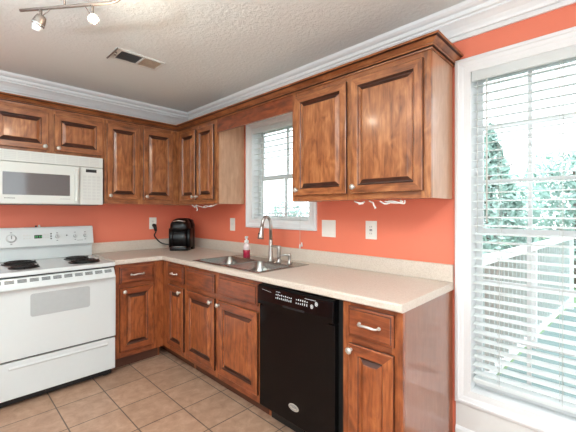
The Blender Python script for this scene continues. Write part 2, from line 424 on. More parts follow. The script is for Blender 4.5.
# ------------------------------------------------------------------ cabinets
def raised(b, u0, u1, z0, z1, w0, fr=.050):
    p = [(0, w0), (0, w0+.015), (.004, w0+.019), (fr-.006, w0+.019), (fr-.003, w0+.016), (fr, w0+.0125), (fr+.003, w0+.006), (fr+.007, w0+.005), (fr+.026, w0+.015), (fr+.029, w0+.0175)]
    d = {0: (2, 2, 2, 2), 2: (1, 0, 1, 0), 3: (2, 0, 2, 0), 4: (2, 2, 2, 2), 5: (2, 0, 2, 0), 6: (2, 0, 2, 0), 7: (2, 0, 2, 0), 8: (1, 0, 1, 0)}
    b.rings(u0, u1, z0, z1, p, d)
def slabfront(b, u0, u1, z0, z1, w0):
    p = [(0, w0), (0, w0+.011), (.003, w0+.013), (.010, w0+.014), (.013, w0+.018), (.016, w0+.019)]
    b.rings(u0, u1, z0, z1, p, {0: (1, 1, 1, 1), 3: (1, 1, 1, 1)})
def knob(T, u, w, z, parent):
    b = MB(T); b.lathe((u, w, z), (0, 1, 0), [(.009, 0), (.007, .004), (.006, .012), (.011, .016), (.016, .021), (.016, .025), (.011, .029), (.003, .031)], 16)
    b.build('knob', 'pull', parent)
def pull(T, u, w, z, parent, L=.1):
    b = MB(T); h = L/2
    pts = [(u-h+.006, w, z), (u-h+.006, w+.018, z), (u-h+.016, w+.026, z)]+[(u-h+.016+(L-.032)*k/6, w+.026+.005*sin(pi*k/6), z+.004*sin(pi*k/6)) for k in range(1, 6)]+[(u+h-.016, w+.026, z), (u+h-.006, w+.018, z), (u+h-.006, w, z)]
    r = [.0055, .005, .0055]+[.0065]*5+[.0055, .005, .0055]
    b.tube(pts, r, 8)
    for s in (-1, 1): b.lathe((u+s*(h-.003), w, z), (0, 1, 0), [(.009, 0), (.009, .003), (.006, .006)], 12)
    b.build('pull_handle', 'pull', parent)
def carcass(T, u0, u1, z0, z1, depth, stiles, rails, mats, parent, toe=False, open_top=False, sides=(1, 1)):
    """hollow box + face frame; stiles = [(u0,u1)], rails = [(u0,u1,z0,z1)]"""
    b = MB(T); t = .016; d = depth-.02; zb = z0
    lo = z0-.105 if toe else z0
    if toe:      # side panels reach the floor, notched at the toe space
        for k, u in ((0, u0), (1, u1-t)):
            if sides[k] == 1: b.box(u, u+t, .004, d, z0, z1, 0); b.box(u, u+t, .004, depth-.08, .001, z0, 0)
            else: b.box(u, u+t, .004, d, .001, z1, 2)
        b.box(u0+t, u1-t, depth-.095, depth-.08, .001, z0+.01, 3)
    else:
        b.box(u0, u0+t, .004, d, z0, z1, 2); b.box(u1-t, u1, .004, d, z0, z1, 2)
    b.box(u0+t, u1-t, .004, d, z0+.006, z0+.022, 2)
    if not open_top: b.box(u0+t, u1-t, .004, d, z1-.016, z1, 0)
    b.box(u0+t, u1-t, .004, .010, z0+.022, z1-.016, 0)
    for a, c in stiles: b.box(a, c, d, depth, z0, z1, 0)
    for a, c, e, f in rails: b.box(a, c, d, depth, e, f, 1)
    return b.build('cabinet_body', mats, parent)
UM = ['wood', 'woodh', 'side', 'shadowbox']; BM = ['red', 'redh', 'endpanel', 'shadowbox']
DM = ['wood', 'woodh', 'wooddark']; DB = ['red', 'redh', 'wooddark']
UZ0, UZ1 = 1.375, 2.135; UD = .305
def upper(label, T, u0, u1, z0, doors, dz, group, loc, sf=.035, stiles=None):
    r = thing('upper_cabinet', label, 'cabinet', loc, group)
    mid = [(doors[i][1]-.012, doors[i+1][0]+.012) for i in range(len(doors)-1)]
    st = stiles or ([(u0, doors[0][0]+.012)]+mid+[(doors[-1][1]-.012, u1)])
    rl = []
    for i in range(len(st)-1):
        rl += [(st[i][1], st[i+1][0], z0, dz[0]+.012), (st[i][1], st[i+1][0], dz[1]-.012, UZ1)]
    carcass(T, u0, u1, z0, UZ1, UD, st, rl, UM, r)
    for d in doors:
        b = MB(T); raised(b, d[0], d[1], dz[0], dz[1], UD+.001, d[4] if len(d) > 4 else .050); o = b.build('door', DM, r)
        knob(T, d[2], UD+.02, d[3], o)
    return r
GU = 'stained wood upper cabinets'
upper('low two-door stained wood cabinet directly above the white microwave', TB, -1.80, -1.008, 1.765, [(-1.768, -1.414, -1.441, 1.815), (-1.378, -1.024, -1.352, 1.812)], (1.790, 2.083), GU, (-1.404, 0, 1.765))
upper('tall two-door stained wood wall cabinet between microwave and corner', TB, -1.006, -.3065, UZ0, [(-.988, -.705, -.965, 1.448), (-.668, -.377, -.645, 1.448)], (1.418, 2.083), GU, (-.65, 0, UZ0))
upper('narrow two-door stained wood wall cabinet in the corner, left of the sink window', TR, -1.0, -.002, UZ0, [(-.957, -.682, -.706, 1.445), (-.652, -.362, -.630, 1.445)], (1.418, 2.083), GU, (0, -.5, UZ0), stiles=[(-1.0, -.945), (-.694, -.64), (-.374, -.3)])
upper('largest stained wood wall cabinet, two doors, between the two windows', TR, -2.866, -1.916, UZ0+.004, [(-2.830, -2.405, -2.429, 1.452), (-2.371, -1.956, -1.979, 1.452)], (1.416, 2.083), GU, (0, -2.4, UZ0))
v = MB(TR); v.box(-1.9155, -1.0005, UD-.019, UD-.001, 2.005, 2.135)
tag(v.build('window_valance', ['redh']), 'plain stained wood board bridging the cabinets above the sink window', 'valance')  # redder, darker wood paints in the shade of the corner
# crown on the cabinets
cp = [(.0005, 2.1160), (.010, 2.1160), (.011, 2.1223), (.005, 2.1237), (.005, 2.1265), (.018, 2.1286), (.022, 2.1341), (.015, 2.1362), (.016, 2.1390), (.024, 2.1432), (.034, 2.1495), (.044, 2.1544), (.038, 2.1564), (.040, 2.1585), (.053, 2.1606), (.058, 2.1690), (.0005, 2.1690)]
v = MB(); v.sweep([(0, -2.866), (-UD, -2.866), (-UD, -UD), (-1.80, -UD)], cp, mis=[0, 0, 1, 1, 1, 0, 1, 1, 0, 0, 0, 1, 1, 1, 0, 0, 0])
tag(v.build('cabinet_crown', ['woodh', 'wooddark']), 'stained wood crown molding running along the tops of the wall cabinets', 'molding')

BZ0, BZ1, BD = .105, .872, .61
def base(label, T, u0, u1, stiles, rails, loc, doors=(), drawers=(), fronts=(), sides=(1, 1), open_top=False):
    r = thing('base_cabinet', label, 'cabinet', loc, 'stained wood base cabinets')
    carcass(T, u0, u1, BZ0, BZ1, BD, stiles, rails, BM, r, toe=True, open_top=open_top, sides=sides)
    for (a, c, kz, ku, fr) in doors:
        b = MB(T); raised(b, a, c, .155, .675, BD+.001, fr); o = b.build('door', DB, r); knob(T, ku, BD+.02, kz, o)
    for (a, c, L) in drawers:
        b = MB(T); slabfront(b, a, c, .71, .852, BD+.001); o = b.build('drawer', ['redh', 'wooddark'], r); pull(T, (a+c)/2, BD+.02, .782, o, L)
    for (a, c) in fronts:
        b = MB(T); slabfront(b, a, c, .715, .848, BD+.001); b.build('false_front', ['redh', 'wooddark'], r)
    return r
def std_rails(a, c): return [(a, c, BZ0, .168), (a, c, .663, .722), (a, c, .842, BZ1)]
base('base cabinet with one drawer and one door, right beside the white range', TB, -1.022, -.613, [(-1.022, -.975), (-.72, -.613)], std_rails(-.975, -.72), (-.82, 0, 0), doors=[(-.988, -.708, .648, -.957, .056)], drawers=[(-.988, -.708, .108)])
base('narrow base cabinet with small drawer in the corner, left of the sink doors', TR, -1.012, -.012, [(-1.012, -.975), (-.725, -.60)], std_rails(-.975, -.725), (0, -.51, 0), doors=[(-.987, -.713, .640, -.945, .056)], drawers=[(-.987, -.713, .085)])
base('two-door sink base cabinet with two blank drawer fronts', TR, -1.940, -1.0125, [(-1.940, -1.90), (-1.492, -1.428), (-1.05, -1.0125)], std_rails(-1.90, -1.492)+std_rails(-1.428, -1.05), (0, -1.47, 0), doors=[(-1.437, -1.037, .648, -1.405, .056), (-1.915, -1.487, .646, -1.507, .056)], fronts=[(-1.435, -1.037), (-1.915, -1.487)], open_top=True)
base('end base cabinet with drawer and door, right of the black dishwasher', TR, -2.867, -2.556, [(-2.867, -2.816), (-2.608, -2.556)], std_rails(-2.816, -2.608), (0, -2.72, 0), doors=[(-2.830, -2.598, .648, -2.614, .054)], drawers=[(-2.830, -2.594, .108)], sides=(2, 1))

# ------------------------------------------------------------------ countertop, sink, faucet
ct = thing('countertop', 'L-shaped beige speckled laminate countertop with short backsplash', 'countertop', (-.3, -1.4, .874))
CZ0, CZ1, CD = .874, .914, .635
SX0, SX1, SY0, SY1 = -.60, -.105, -1.895, -1.09      # sink outline
b = MB(); h = .008
xi0, xi1, yi0, yi1 = SX0+.012, SX1-.012, SY0+.012, SY1-.012
def nose_prof(): return [(0, CZ0), (CD-.006, CZ0), (CD, CZ0+.006), (CD, CZ1-.009), (CD-.003, CZ1-.003), (CD-.009, CZ1), (0, CZ1)]
b.box(-1.028, -.615, -.615, -.003, CZ0, CZ1)
b.box(-.615, -.003, yi1, -.003, CZ0, CZ1)
b.box(-.615, xi0, yi0, yi1, CZ0, CZ1); b.box(xi1, -.003, yi0, yi1, CZ0, CZ1)
b.box(-.615, -.003, -2.873, yi0, CZ0, CZ1)
pr = [(-.0, CZ0), (.012, CZ0), (.02, CZ0+.006), (.02, CZ1-.010), (.017, CZ1-.003), (.010, CZ1), (0, CZ1)]
b.sweep([(-.615, -2.873), (-.615, -.615), (-1.028, -.615)], pr)
slab = b.build('slab', 'counter', ct)
b = MB(); b.box(-1.028, -.0225, -.0225, -.002, CZ1+.0002, 1.012); b.build('backsplash', 'counter', ct, .003)
b = MB(); b.box(-.0225, -.002, -2.873, -.002, CZ1+.0002, 1.012); b.build('backsplash', 'counter', ct, .003)

sk = thing('kitchen_sink', 'double-bowl stainless steel drop-in sink in the beige countertop', 'sink', (-.35, -1.49, .914))
bowls = [(-.580, -.250, -1.482, -1.112), (-.580, -.250, -1.874, -1.504)]
b = MB(); z0, z1 = .9143, .9185
xs = sorted({SX0, SX1, -.580, -.250}); ys = sorted({SY0, SY1}|{c for q in bowls for c in q[2:]})
for i in range(len(xs)-1):
    for j in range(len(ys)-1):
        cx, cy = (xs[i]+xs[i+1])/2, (ys[j]+ys[j+1])/2
        if any(q[0] < cx < q[1] and q[2] < cy < q[3] for q in bowls): continue
        b.box(xs[i], xs[i+1], ys[j], ys[j+1], z0, z1)
b.build('rim', 'steel', sk)
for q in bowls:
    b = MB(); T = lambda u, w, z: (u, w, z)
    pts = lambda ins, z, r: [(q[0]+ins+(r-r*cos(a) if 0 else 0), 0, 0) for a in (0,)]
    def rr(ins, z, r, n=5):
        x0, x1, y0, y1 = q[0]+ins, q[1]-ins, q[2]+ins, q[3]-ins; out = []
        for cx, cy, a0 in ((x1-r, y1-r, 0), (x0+r, y1-r, pi/2), (x0+r, y0+r, pi), (x1-r, y0+r, 3*pi/2)):
            for k in range(n+1): a = a0+pi/2*k/n; out.append((cx+r*cos(a), cy+r*sin(a), z))
        return out
    loops = [rr(-.004, .9195, .045), rr(.0, .9205, .045), rr(.004, .917, .042), rr(.008, .80, .05), rr(.02, .758, .06), rr(.05, .748, .07)]
    vs = [v for L in loops for v in L]; n = len(loops[0]); fs = []
    for i in range(len(loops)-1):
        for k in range(n): fs.append((i*n+k, i*n+(k+1) % n, (i+1)*n+(k+1) % n, (i+1)*n+k))
    fs.append(tuple((len(loops)-1)*n+k for k in range(n)))
    b._add(vs, fs, 0, True); o = b.build('bowl', 'steel', sk)
    so = o.modifiers.new('thick', 'SOLIDIFY'); so.thickness = .0012; so.offset = 1
    b = MB(); b.lathe(((q[0]+q[1])/2, (q[2]+q[3])/2, .7485), (0, 0, 1), [(.045, 0), (.045, .003), (.036, .003), (.03, .001), (.004, .001), (.004, .01), (.001, .012)], 20); b.build('drain', 'chrome', o)

DZ = .919
fa = thing('kitchen_faucet', 'tall brushed nickel gooseneck faucet with pull-down spray head', 'faucet', (-.188, -1.567, DZ))
b = MB(); b.lathe((-.188, -1.567, DZ), (0, 0, 1), [(.030, 0), (.030, .004), (.024, .010), (.0185, .03), (.0165, .08), (.015, .16), (.0135, .17)], 20); b.build('base_column', 'nickel', fa)
pts = [(-.188, -1.567, DZ+.165), (-.188, -1.567, 1.205)]; R = .040
for k in range(1, 12): a = pi*k/12; pts.append((-.188-R+R*cos(a), -1.567+.01*k/12, 1.205+.062*sin(a)))
pts += [(-.188-2*R-.003, -1.556, 1.185)]
b = MB(); b.tube(pts, .013, 14); b.build('spout', 'nickel', fa)
b = MB(); b.lathe((-.188-2*R-.003, -1.556, 1.192), (-.15, 0, -1), [(.0135, 0), (.015, .004), (.0165, .03), (.022, .07), (.024, .085), (.023, .097), (.012, .097)], 18)
sh = b.build('spray_head', 'nickel', fa)
b = MB(); b.box(-.300, -.294, -1.566, -1.546, 1.115, 1.142); b.build('spray_button', 'blackm', sh)
b = MB(); b.tube([(-.188, -1.575, 1.035), (-.190, -1.62, 1.037), (-.191, -1.66, 1.036)], [.010, .0095, .010], 12)
b.lathe((-.191, -1.661, DZ), (0, 0, 1), [(.023, 0), (.023, .004), (.017, .012), (.015, .02), (.015, .07), (.017, .10), (.017, .118), (.013, .126), (.004, .128)], 18); b.build('side_lever_post', 'nickel', fa)
sd = thing('soap_dispenser', 'short brushed nickel soap pump built into the sink deck', 'soap dispenser', (-.181, -1.766, DZ))
b = MB(); b.lathe((-.181, -1.766, DZ), (0, 0, 1), [(.020, 0), (.020, .004), (.0135, .010), (.012, .03), (.012, .052), (.014, .056), (.014, .068), (.009, .074)], 18); b.build('pump_base', 'nickel', sd)
b = MB(); b.tube([(-.181, -1.766, DZ+.062), (-.20, -1.735, DZ+.064), (-.215, -1.708, DZ+.058), (-.223, -1.694, DZ+.042), (-.224, -1.692, DZ+.03)], [.008, .0075, .007, .0065, .006], 10); b.build('pump_spout', 'nickel', sd)

sb = thing('soap_bottle', 'clear hand soap bottle with crimson lower half and white pump, behind the sink', 'bottle', (-.196, -1.273, DZ))
c = (-.196, -1.273, DZ)
b = MB(); b.lathe(c, (0, 0, 1), [(.027, 0), (.030, .004), (.030, .062), (.0295, .064)], 20); b.build('liquid_label', 'pink', sb)
b = MB(); b.lathe((c[0], c[1], DZ+.064), (0, 0, 1), [(.0295, 0), (.0285, .032), (.022, .048), (.013, .055), (.013, .06)], 20); b.build('bottle_body', 'clear', sb)
b = MB(); b.lathe((c[0], c[1], DZ+.124), (0, 0, 1), [(.0185, 0), (.0185, .020), (.008, .022), (.008, .040), (.014, .042), (.014, .054), (.004, .055)], 16)
b.tube([(c[0], c[1], DZ+.172), (c[0]-.02, c[1]-.016, DZ+.175), (c[0]-.034, c[1]-.027, DZ+.166)], .0065, 8); b.build('pump', 'pumpw', sb)

# ------------------------------------------------------------------ range
rg = thing('kitchen_range', 'white freestanding electric coil range with oven window', 'range', (-1.41, -.35, 0))
RX0, RX1 = -1.797, -1.036
b = MB(); b.box(RX0+.003, RX1-.003, -.635, -.02, .066, .868)
b.box(RX0+.012, RX1-.012, -.615, -.03, .012, .066, 1)
for x in (RX0+.03, RX1-.07):
    for y in (-.6, -.1): b.box(x, x+.04, y, y+.04, .001, .012, 1)
b.build('body', ['enamel', 'blackm'], rg, .003)
b = MB(); b.box(RX0+.004, RX1-.004, -.645, -.02, .866, .8735); b.build('shadow_gap', 'gap', rg)  # black strip painted as the shade under the cooktop lip
b = MB(); b.box(RX0, RX1, -.668, -.02, .8735, .905); b.build('cooktop', 'enamel', rg, .008, 3)
b = MB(); pl = [(.018, .9055), (.052, .9055), (.052, 1.022), (.098, 1.016), (.1, 1.024), (.070, 1.163), (.060, 1.176), (.018, 1.176)]
b.prism(pl, RX0+.004, RX1+.004, lambda p, q, c: (c, -p, q)); bgd = b.build('backguard', 'enamel', rg, .004)
def bgp(x, z): return (x, -(.1-(z-1.024)*.2137), z)     # point on the slanted control face
NRM = (0, -.978, .209)
for x, r in ((-1.619, .034), (-1.311, .0155), (-1.177, .0155), (-1.098, .0155), (-1.70, .0155)):
    p = bgp(x, 1.092); b = MB(); k = r/.02
    b.lathe(p, NRM, [(r, 0), (r, .004), (r*.8, .007), (r*.78, .016), (r*.7, .018)], 20); kb = b.build('control_knob', 'enamel', bgd)
    b = MB(); q = [p[i]+NRM[i]*.0183 for i in range(3)]
    b.box(q[0]-.003*k*.6, q[0]+.003*k*.6, q[1]-.001, q[1]+.004, q[2]-r*.6, q[2]+r*.6); b.build('pointer', 'mark', kb)
    for dz in (-.032, .032) if r < .02 else (-.046, .046):
        b = MB(); e = bgp(x, 1.092+dz); b.box(e[0]-.006, e[0]+.006, e[1]-.0006, e[1]+.002, e[2]-.003, e[2]+.003); b.build('knob_mark', 'mark', bgd)
b = MB(); e = bgp(-1.444, 1.098); b.box(-1.470, -1.418, e[1]-.003, e[1]+.008, 1.084, 1.112); ck = b.build('clock_display', 'blackm', bgd)
b = MB()
for i, x in enumerate((-1.461, -1.450, -1.434, -1.423)): b.box(x-.003, x+.003, e[1]-.0036, e[1]-.0031, 1.091, 1.105)
b.build('clock_digits', 'screen_green', ck)
for x0 in (-1.536, -1.412):
    b = MB()
    for i in range(3):
        for z in (1.088, 1.110): f = bgp(x0+i*.018, z); b.box(f[0]-.006, f[0]+.006, f[1]-.0012, f[1]+.002, z-.006, z+.006)
    b.build('oven_buttons', 'ventgrey', bgd)
b = MB()
for z in (1.078, 1.098, 1.118): f = bgp(-1.354, z); b.box(f[0]-.005, f[0]+.005, f[1]-.0012, f[1]+.002, z-.005, z+.005)
b.build('indicator_lights', 'darkmark', bgd); b = MB()
f = bgp(-1.240, 1.1); b.box(f[0]-.005, f[0]+.005, f[1]-.0012, f[1]+.002, 1.095, 1.105)
b.build('indicator_light', 'darkmark', bgd)
b = MB(); f = bgp(-1.14, 1.052)
for i in range(7): b.box(-1.165+i*.007, -1.161+i*.007, f[1]-.0008, f[1]+.002, 1.050, 1.055)
b.build('brand_lettering', 'mark', bgd)
b = MB(); b.lathe((-1.452, -.04, 1.1762), (0, 0, 1), [(.008, 0), (.008, .008), (.004, .014)], 10); b.lathe((-1.43, -.04, 1.1762), (0, 0, 1), [(.006, 0), (.009, .006), (.006, .018)], 10, 1); b.build('top_clip', ['darkmark', 'enamel2'], bgd)
for (x, y, r) in ((-1.585, -.225, .098), (-1.59, -.475, .080), (-1.20, -.225, .080), (-1.205, -.475, .098)):
    b = MB(); b.lathe((x, y, .9052), (0, 0, 1), [(r+.012, 0), (r+.012, .003), (r+.004, .004), (r*.9, .0012), (.02, .0008)], 32); dp = b.build('burner', 'blackm', rg)
    b = MB(); pts = []; n = 110; tu = 4.0
    for i in range(n): a = 2*pi*tu*i/(n-1); q = .016+(r-.016)*i/(n-1); pts.append((x+q*cos(a), y+q*sin(a), .9175))
    b.tube(pts, .0062, 8)
    for k in range(3):
        a = 2*pi*k/3+.4; b.tube([(x+.01*cos(a), y+.01*sin(a), .910), (x+r*cos(a), y+r*sin(a), .910)], .003, 6)
    b.build('coil', 'blackm', dp)
# oven door
b = MB(); fy = -.680
b.box(RX0+.006, RX1-.002, fy, -.6365, .325, .800); od = b.build('oven_door', 'enamel', rg, .006, 3)
def rrect(b, u0, u1, w0, w1, z0, z1, r, T, mi=0, n=5):
    poly = []
    for cx, cz, a0 in ((u1-r, z1-r, 0), (u0+r, z1-r, pi/2), (u0+r, z0+r, pi), (u1-r, z0+r, 3*pi/2)):
        for k in range(n+1): a = a0+pi/2*k/n; poly.append((cx+r*cos(a), cz+r*sin(a)))
    b.prism(poly, w0, w1, lambda p, q, c: T(p, c, q), mi)
b = MB(); rrect(b, -1.584, -1.222, .6795, .6812, .592, .748, .016, TB); b.build('oven_window', 'ovenglass', od)
b = MB(); b.prism([(.637, .806), (.690, .800), (.704, .790), (.713, .791), (.716, .800), (.700, .820), (.676, .864), (.637, .865)], RX0+.004, RX1-.014, lambda p, q, c: (c, -p, q)); hd = b.build('door_handle', 'enamel', od, .004)
for i in range(11):
    b = MB(); x = RX1-.062-i*.0665; x0 = x-.025; x1 = x+.025
    for k in range(3):
        z = .834+k*.0075; w = .676+(.864-z)*(.024/.044)
        b.prism([(w-.004, z), (w+.0008, z), (w-.0012+.0008, z+.006), (w-.004, z+.006)], x0, x1, lambda p, q, c: (c, -p, q))
    b.build('vent_slot', 'slot', hd)
b = MB(); b.box(RX0+.006, RX1-.004, -.640, -.60, .305, .3255); b.build('drawer_gap', 'gap', rg)  # black strip painted as the shade between oven door and drawer
b = MB(); b.box(RX0+.006, RX1-.002, -.668, -.6365, .066, .311); dr = b.build('storage_drawer', 'enamel', rg, .005, 3)
b = MB(); b.prism([(.668, .258), (.672, .262), (.674, .270), (.668, .280)], RX0+.10, RX1-.06, lambda p, q, c: (c, -p, q)); b.build('drawer_grip', 'enamel', dr)

# ------------------------------------------------------------------ microwave
mw = thing('microwave', 'white over-the-range microwave with dark door window, under the low cabinet', 'microwave', (-1.415, 0, 1.364))
MX0, MX1, MF = -1.797, -1.038, .372
b = MB(TB); b.box(MX0, MX1, .004, MF-.03, 1.364, 1.761); b.build('body', 'enamel2', mw, .003)
b = MB(TB); b.box(MX0, MX1, MF-.03, MF-.002, 1.677, 1.761); vg = b.build('vent_grille', 'enamel2', mw, .003)
b = MB(TB)
for i in range(9):
    x0 = MX0+.025+i*.0795
    for k in range(5): b.box(x0, x0+.070, MF-.004, MF-.0005, 1.690+k*.0125, 1.697+k*.0125)
b.build('louvres', 'ventgrey', vg)
b = MB(TB); b.box(MX0, -1.212, MF-.03, MF, 1.366, 1.674); md = b.build('door', 'enamel2', mw, .006, 3)
b = MB(TB); rrect(b, -1.700, -1.282, MF-.001, MF+.0012, 1.432, 1.598, .004, TB); b = MB(TB); rrect(b, -1.700, -1.282, MF-.001, MF+.0012, 1.432, 1.598, .004, lambda p, c, q: (p, c, q)); b.build('door_window', 'mwglass', md)
b = MB(TB); b.prism([(-1.252, MF-.002), (-1.250, MF+.018), (-1.240, MF+.026), (-1.230, MF+.026), (-1.222, MF+.018), (-1.222, MF-.002)], 1.385, 1.655, lambda p, q, c: (p, q, c)); b.build('door_handle', 'enamel2', md, .004)
b = MB(TB)
for i in range(9): b.box(-1.690+i*.007, -1.6855+i*.007, MF-.001, MF+.0008, 1.404, 1.410)
b.build('brand_lettering', 'darkmark', md)
b = MB(TB)
for i in range(11): b.box(-1.350+i*.0065, -1.3465+i*.0065, MF-.001, MF+.0008, 1.405, 1.409)
b.build('model_lettering', 'mark', md)
b = MB(TB); b.box(-1.210, MX1, MF-.03, MF-.001, 1.366, 1.674); cp_ = b.build('control_panel', 'enamel2', mw, .003)
b = MB(TB); b.box(-1.168, -1.088, MF-.002, MF+.001, 1.633, 1.658); b.build('clock_display', 'blackm', cp_)
b = MB(TB)
for r in range(8):
    for c_ in range(4): b.box(-1.188+c_*.034, -1.162+c_*.034, MF-.002, MF+.0002, 1.405+r*.026, 1.423+r*.026)
b.build('button_pad', 'ventgrey', cp_)
b = MB(TB); b.box(-1.77, -1.06, .05, .33, 1.360, 1.3645); b.build('underside_plate', 'slot', mw)

# ------------------------------------------------------------------ dishwasher
dw = thing('dishwasher', 'black built-in dishwasher between sink cabinet and end cabinet', 'dishwasher', (-.3, -2.253, 0))
DY0, DY1 = -2.553, -1.946
b = MB(TR); b.box(DY0, DY1, .03, .60, .10, .868); b.build('tub_body', 'blackm', dw)
b = MB(TR); b.box(DY0+.030, DY1-.006, .600, .638, .125, .742); d = b.build('door', 'black', dw, .006, 3)
b = MB(TR); pl = [(.600, .744), (.640, .744), (.652, .752), (.654, .775), (.648, .858), (.640, .866), (.600, .866)]
b.prism(pl, DY0+.030, DY1-.006, lambda p, q, c: (c, p, q)); cpn = b.build('control_panel', 'black', dw, .003)
b = MB(TR); pts = []
for k in range(13): a = k/12; pts.append((DY1-.05-.50*a, .745-.020*sin(pi*a)))
poly = pts+[(DY0+.06, .757), (DY1-.05, .757)]
b.prism(poly, .600, .651, lambda p, q, c: (p, c, q)); b.build('panel_apron', 'black', cpn)
b = MB(TR); b.box(-2.335, -2.172, .6525, .6545, .768, .779); b.build('vent_recess', 'gap', cpn)
b = MB(TR)
def mk(u0, u1, z0, z1): b.box(u0, u1, .6502-(z0-.8)*.06, .6535-(z0-.8)*.06, z0, z1)
rnd = random.Random(3); o_ = .035
for (ua, ub, n) in ((-2.115, -2.235, 9), (-2.275, -2.352, 6)):
    b = MB(TR)
    for i in range(n):
        u = ua+(ub-ua)*i/(n-1); mk(u-.0018, u+.0018, .806, .806+rnd.choice((.008, .012)))
        mk(u-.0035, u+.0015, .826, .829+rnd.choice((.002, .005)))
    b.build('button_lettering', 'whitemark', cpn)
b = MB(TR)
for i in range(5): mk(-2.118-i*.007, -2.1135-i*.007, .8445, .8465)
b.build('heading_lettering', 'whitemark', cpn); b = MB(TR)
for i in range(11): mk(-2.340-i*.007, -2.3355-i*.007, .8445, .8465)
b.build('heading_lettering', 'whitemark', cpn); b = MB(TR)
for i in range(10): mk(-2.000-i*.008, -1.993-i*.008, .841-.0008*i, .8418-.0008*i)
b.build('brand_lettering', 'whitemark', cpn)
b = MB(TR)
for (u, z) in ((-2.386, .812), (-2.416, .830)):
    b.tube([(u+.008*cos(2*pi*k/14), .6525-(z-.8)*.06, z+.010*sin(2*pi*k/14)) for k in range(14)], .0016, 6, closed=True)
    b.box(u-.003, u+.003, .650-(z-.8)*.06, .6535-(z-.8)*.06, z-.005, z+.005)
b.build('button_rings', 'whitemark', cpn)
b = MB(TR); el = [(-2.243+.038*cos(2*pi*k/28), .222+.019*sin(2*pi*k/28)) for k in range(28)]
b.prism(el, .637, .6402, lambda p, q, c: (p, c, q)); bd = b.build('oval_badge', 'pull', d)
b = MB(TR); b.tube([(-2.243+.030*cos(2*pi*k/24), .6405, .222+.013*sin(2*pi*k/24)) for k in range(24)], .0013, 5, closed=True)
b.tube([(-2.243+.024*cos(pi*(.1+1.0*k/14)), .6405, .221+.009*sin(pi*(.1+1.0*k/14))) for k in range(15)], .0016, 5)
for i in range(7): b.box(-2.2595+i*.0046, -2.2565+i*.0046, .640, .6408, .2195, .2255)
b.build('badge_ring', 'mark', bd)
b = MB(TR); b.box(DY0+.008, DY1-.006, .50, .535, .002, .122); b.build('toe_panel', 'blackm', dw)

# ------------------------------------------------------------------ coffee maker
km = thing('coffee_maker', 'black single-serve pod coffee maker in the counter corner', 'coffee maker', (-.262, -.292, CZ1+.0005), rotz=radians(-45), local=True)
KS = .91
def loft(b, secs, mi=0, n=6):
    """rounded-rect sections [(x0,x1,y0,y1,z,r)]"""
    loops = []
    for x0, x1, y0, y1, z, r in secs:
        x0, x1, y0, y1, r = x0*KS, x1*KS, y0*KS, y1*KS, r*KS; L = []
        for cx, cy, a0 in ((x1-r, y1-r, 0), (x0+r, y1-r, pi/2), (x0+r, y0+r, pi), (x1-r, y0+r, 3*pi/2)):
            for k in range(n+1): a = a0+pi/2*k/n; L.append((cx+r*cos(a), cy+r*sin(a), z))
        loops.append(L)
    m = len(loops[0]); vs = [v for L in loops for v in L]; fs = []
    for i in range(len(loops)-1):
        for k in range(m): fs.append((i*m+k, i*m+(k+1) % m, (i+1)*m+(k+1) % m, (i+1)*m+k))
    o = len(b.v); b._add(vs, fs, mi, True)
    b.f.append([o+k for k in range(m)][::-1]); b.mi.append(mi); b.smooth.append(False)
    b.f.append([o+(len(loops)-1)*m+k for k in range(m)]); b.mi.append(mi); b.smooth.append(False)
b = MB(); loft(b, [(-.12, .12, .0, .14, 0, .05), (-.122, .122, 0, .145, .15, .055), (-.12, .12, -.01, .145, .25, .055), (-.105, .105, -.01, .135, .30, .055), (-.06, .06, .0, .12, .322, .05)]); b.build('tank_body', 'satin', km)
b = MB(); loft(b, [(-.105, .105, -.14, .02, 0, .04), (-.105, .105, -.14, .02, .03, .04), (-.095, .095, -.13, .02, .036, .035)]); bs = b.build('base', 'satin', km)
b = MB(); loft(b, [(-.08, .08, -.138, -.02, .0362, .03), (-.08, .08, -.138, -.02, .041, .03)]); b.build('drip_tray', 'nickel', bs)
b = MB(); loft(b, [(-.095, .095, -.125, .03, .195, .045), (-.102, .102, -.14, .03, .22, .05), (-.100, .100, -.135, .03, .268, .05), (-.085, .085, -.105, .03, .298, .045), (-.06, .06, -.06, .05, .318, .04)]); hdh = b.build('brew_head', 'satin', km)
b = MB(); b.tube([(-.06+.12*k/12, -.092-.026*sin(pi*k/12), .288+.012*sin(pi*k/12)) for k in range(13)], .008, 8); b.build('lift_handle', 'nickel', hdh)
b = MB(); b.lathe((0, -.075, .195), (0, 0, -1), [(.03, 0), (.03, .02), (.018, .03)], 16); b.build('nozzle', 'blackm', hdh)
b = MB(); loft(b, [(-.088, .088, -.118, .02, .040, .04), (-.088, .088, -.122, .02, .215, .04)]); b.build('front_panel', 'satin', km)
b = MB(); loft(b, [(-.121, -.075, -.10, .02, .03, .02), (-.121, -.075, -.10, .02, .22, .02)]); loft(b, [(.075, .121, -.10, .02, .03, .02), (.075, .121, -.10, .02, .22, .02)]); b.build('side_pillars', 'satin', km)
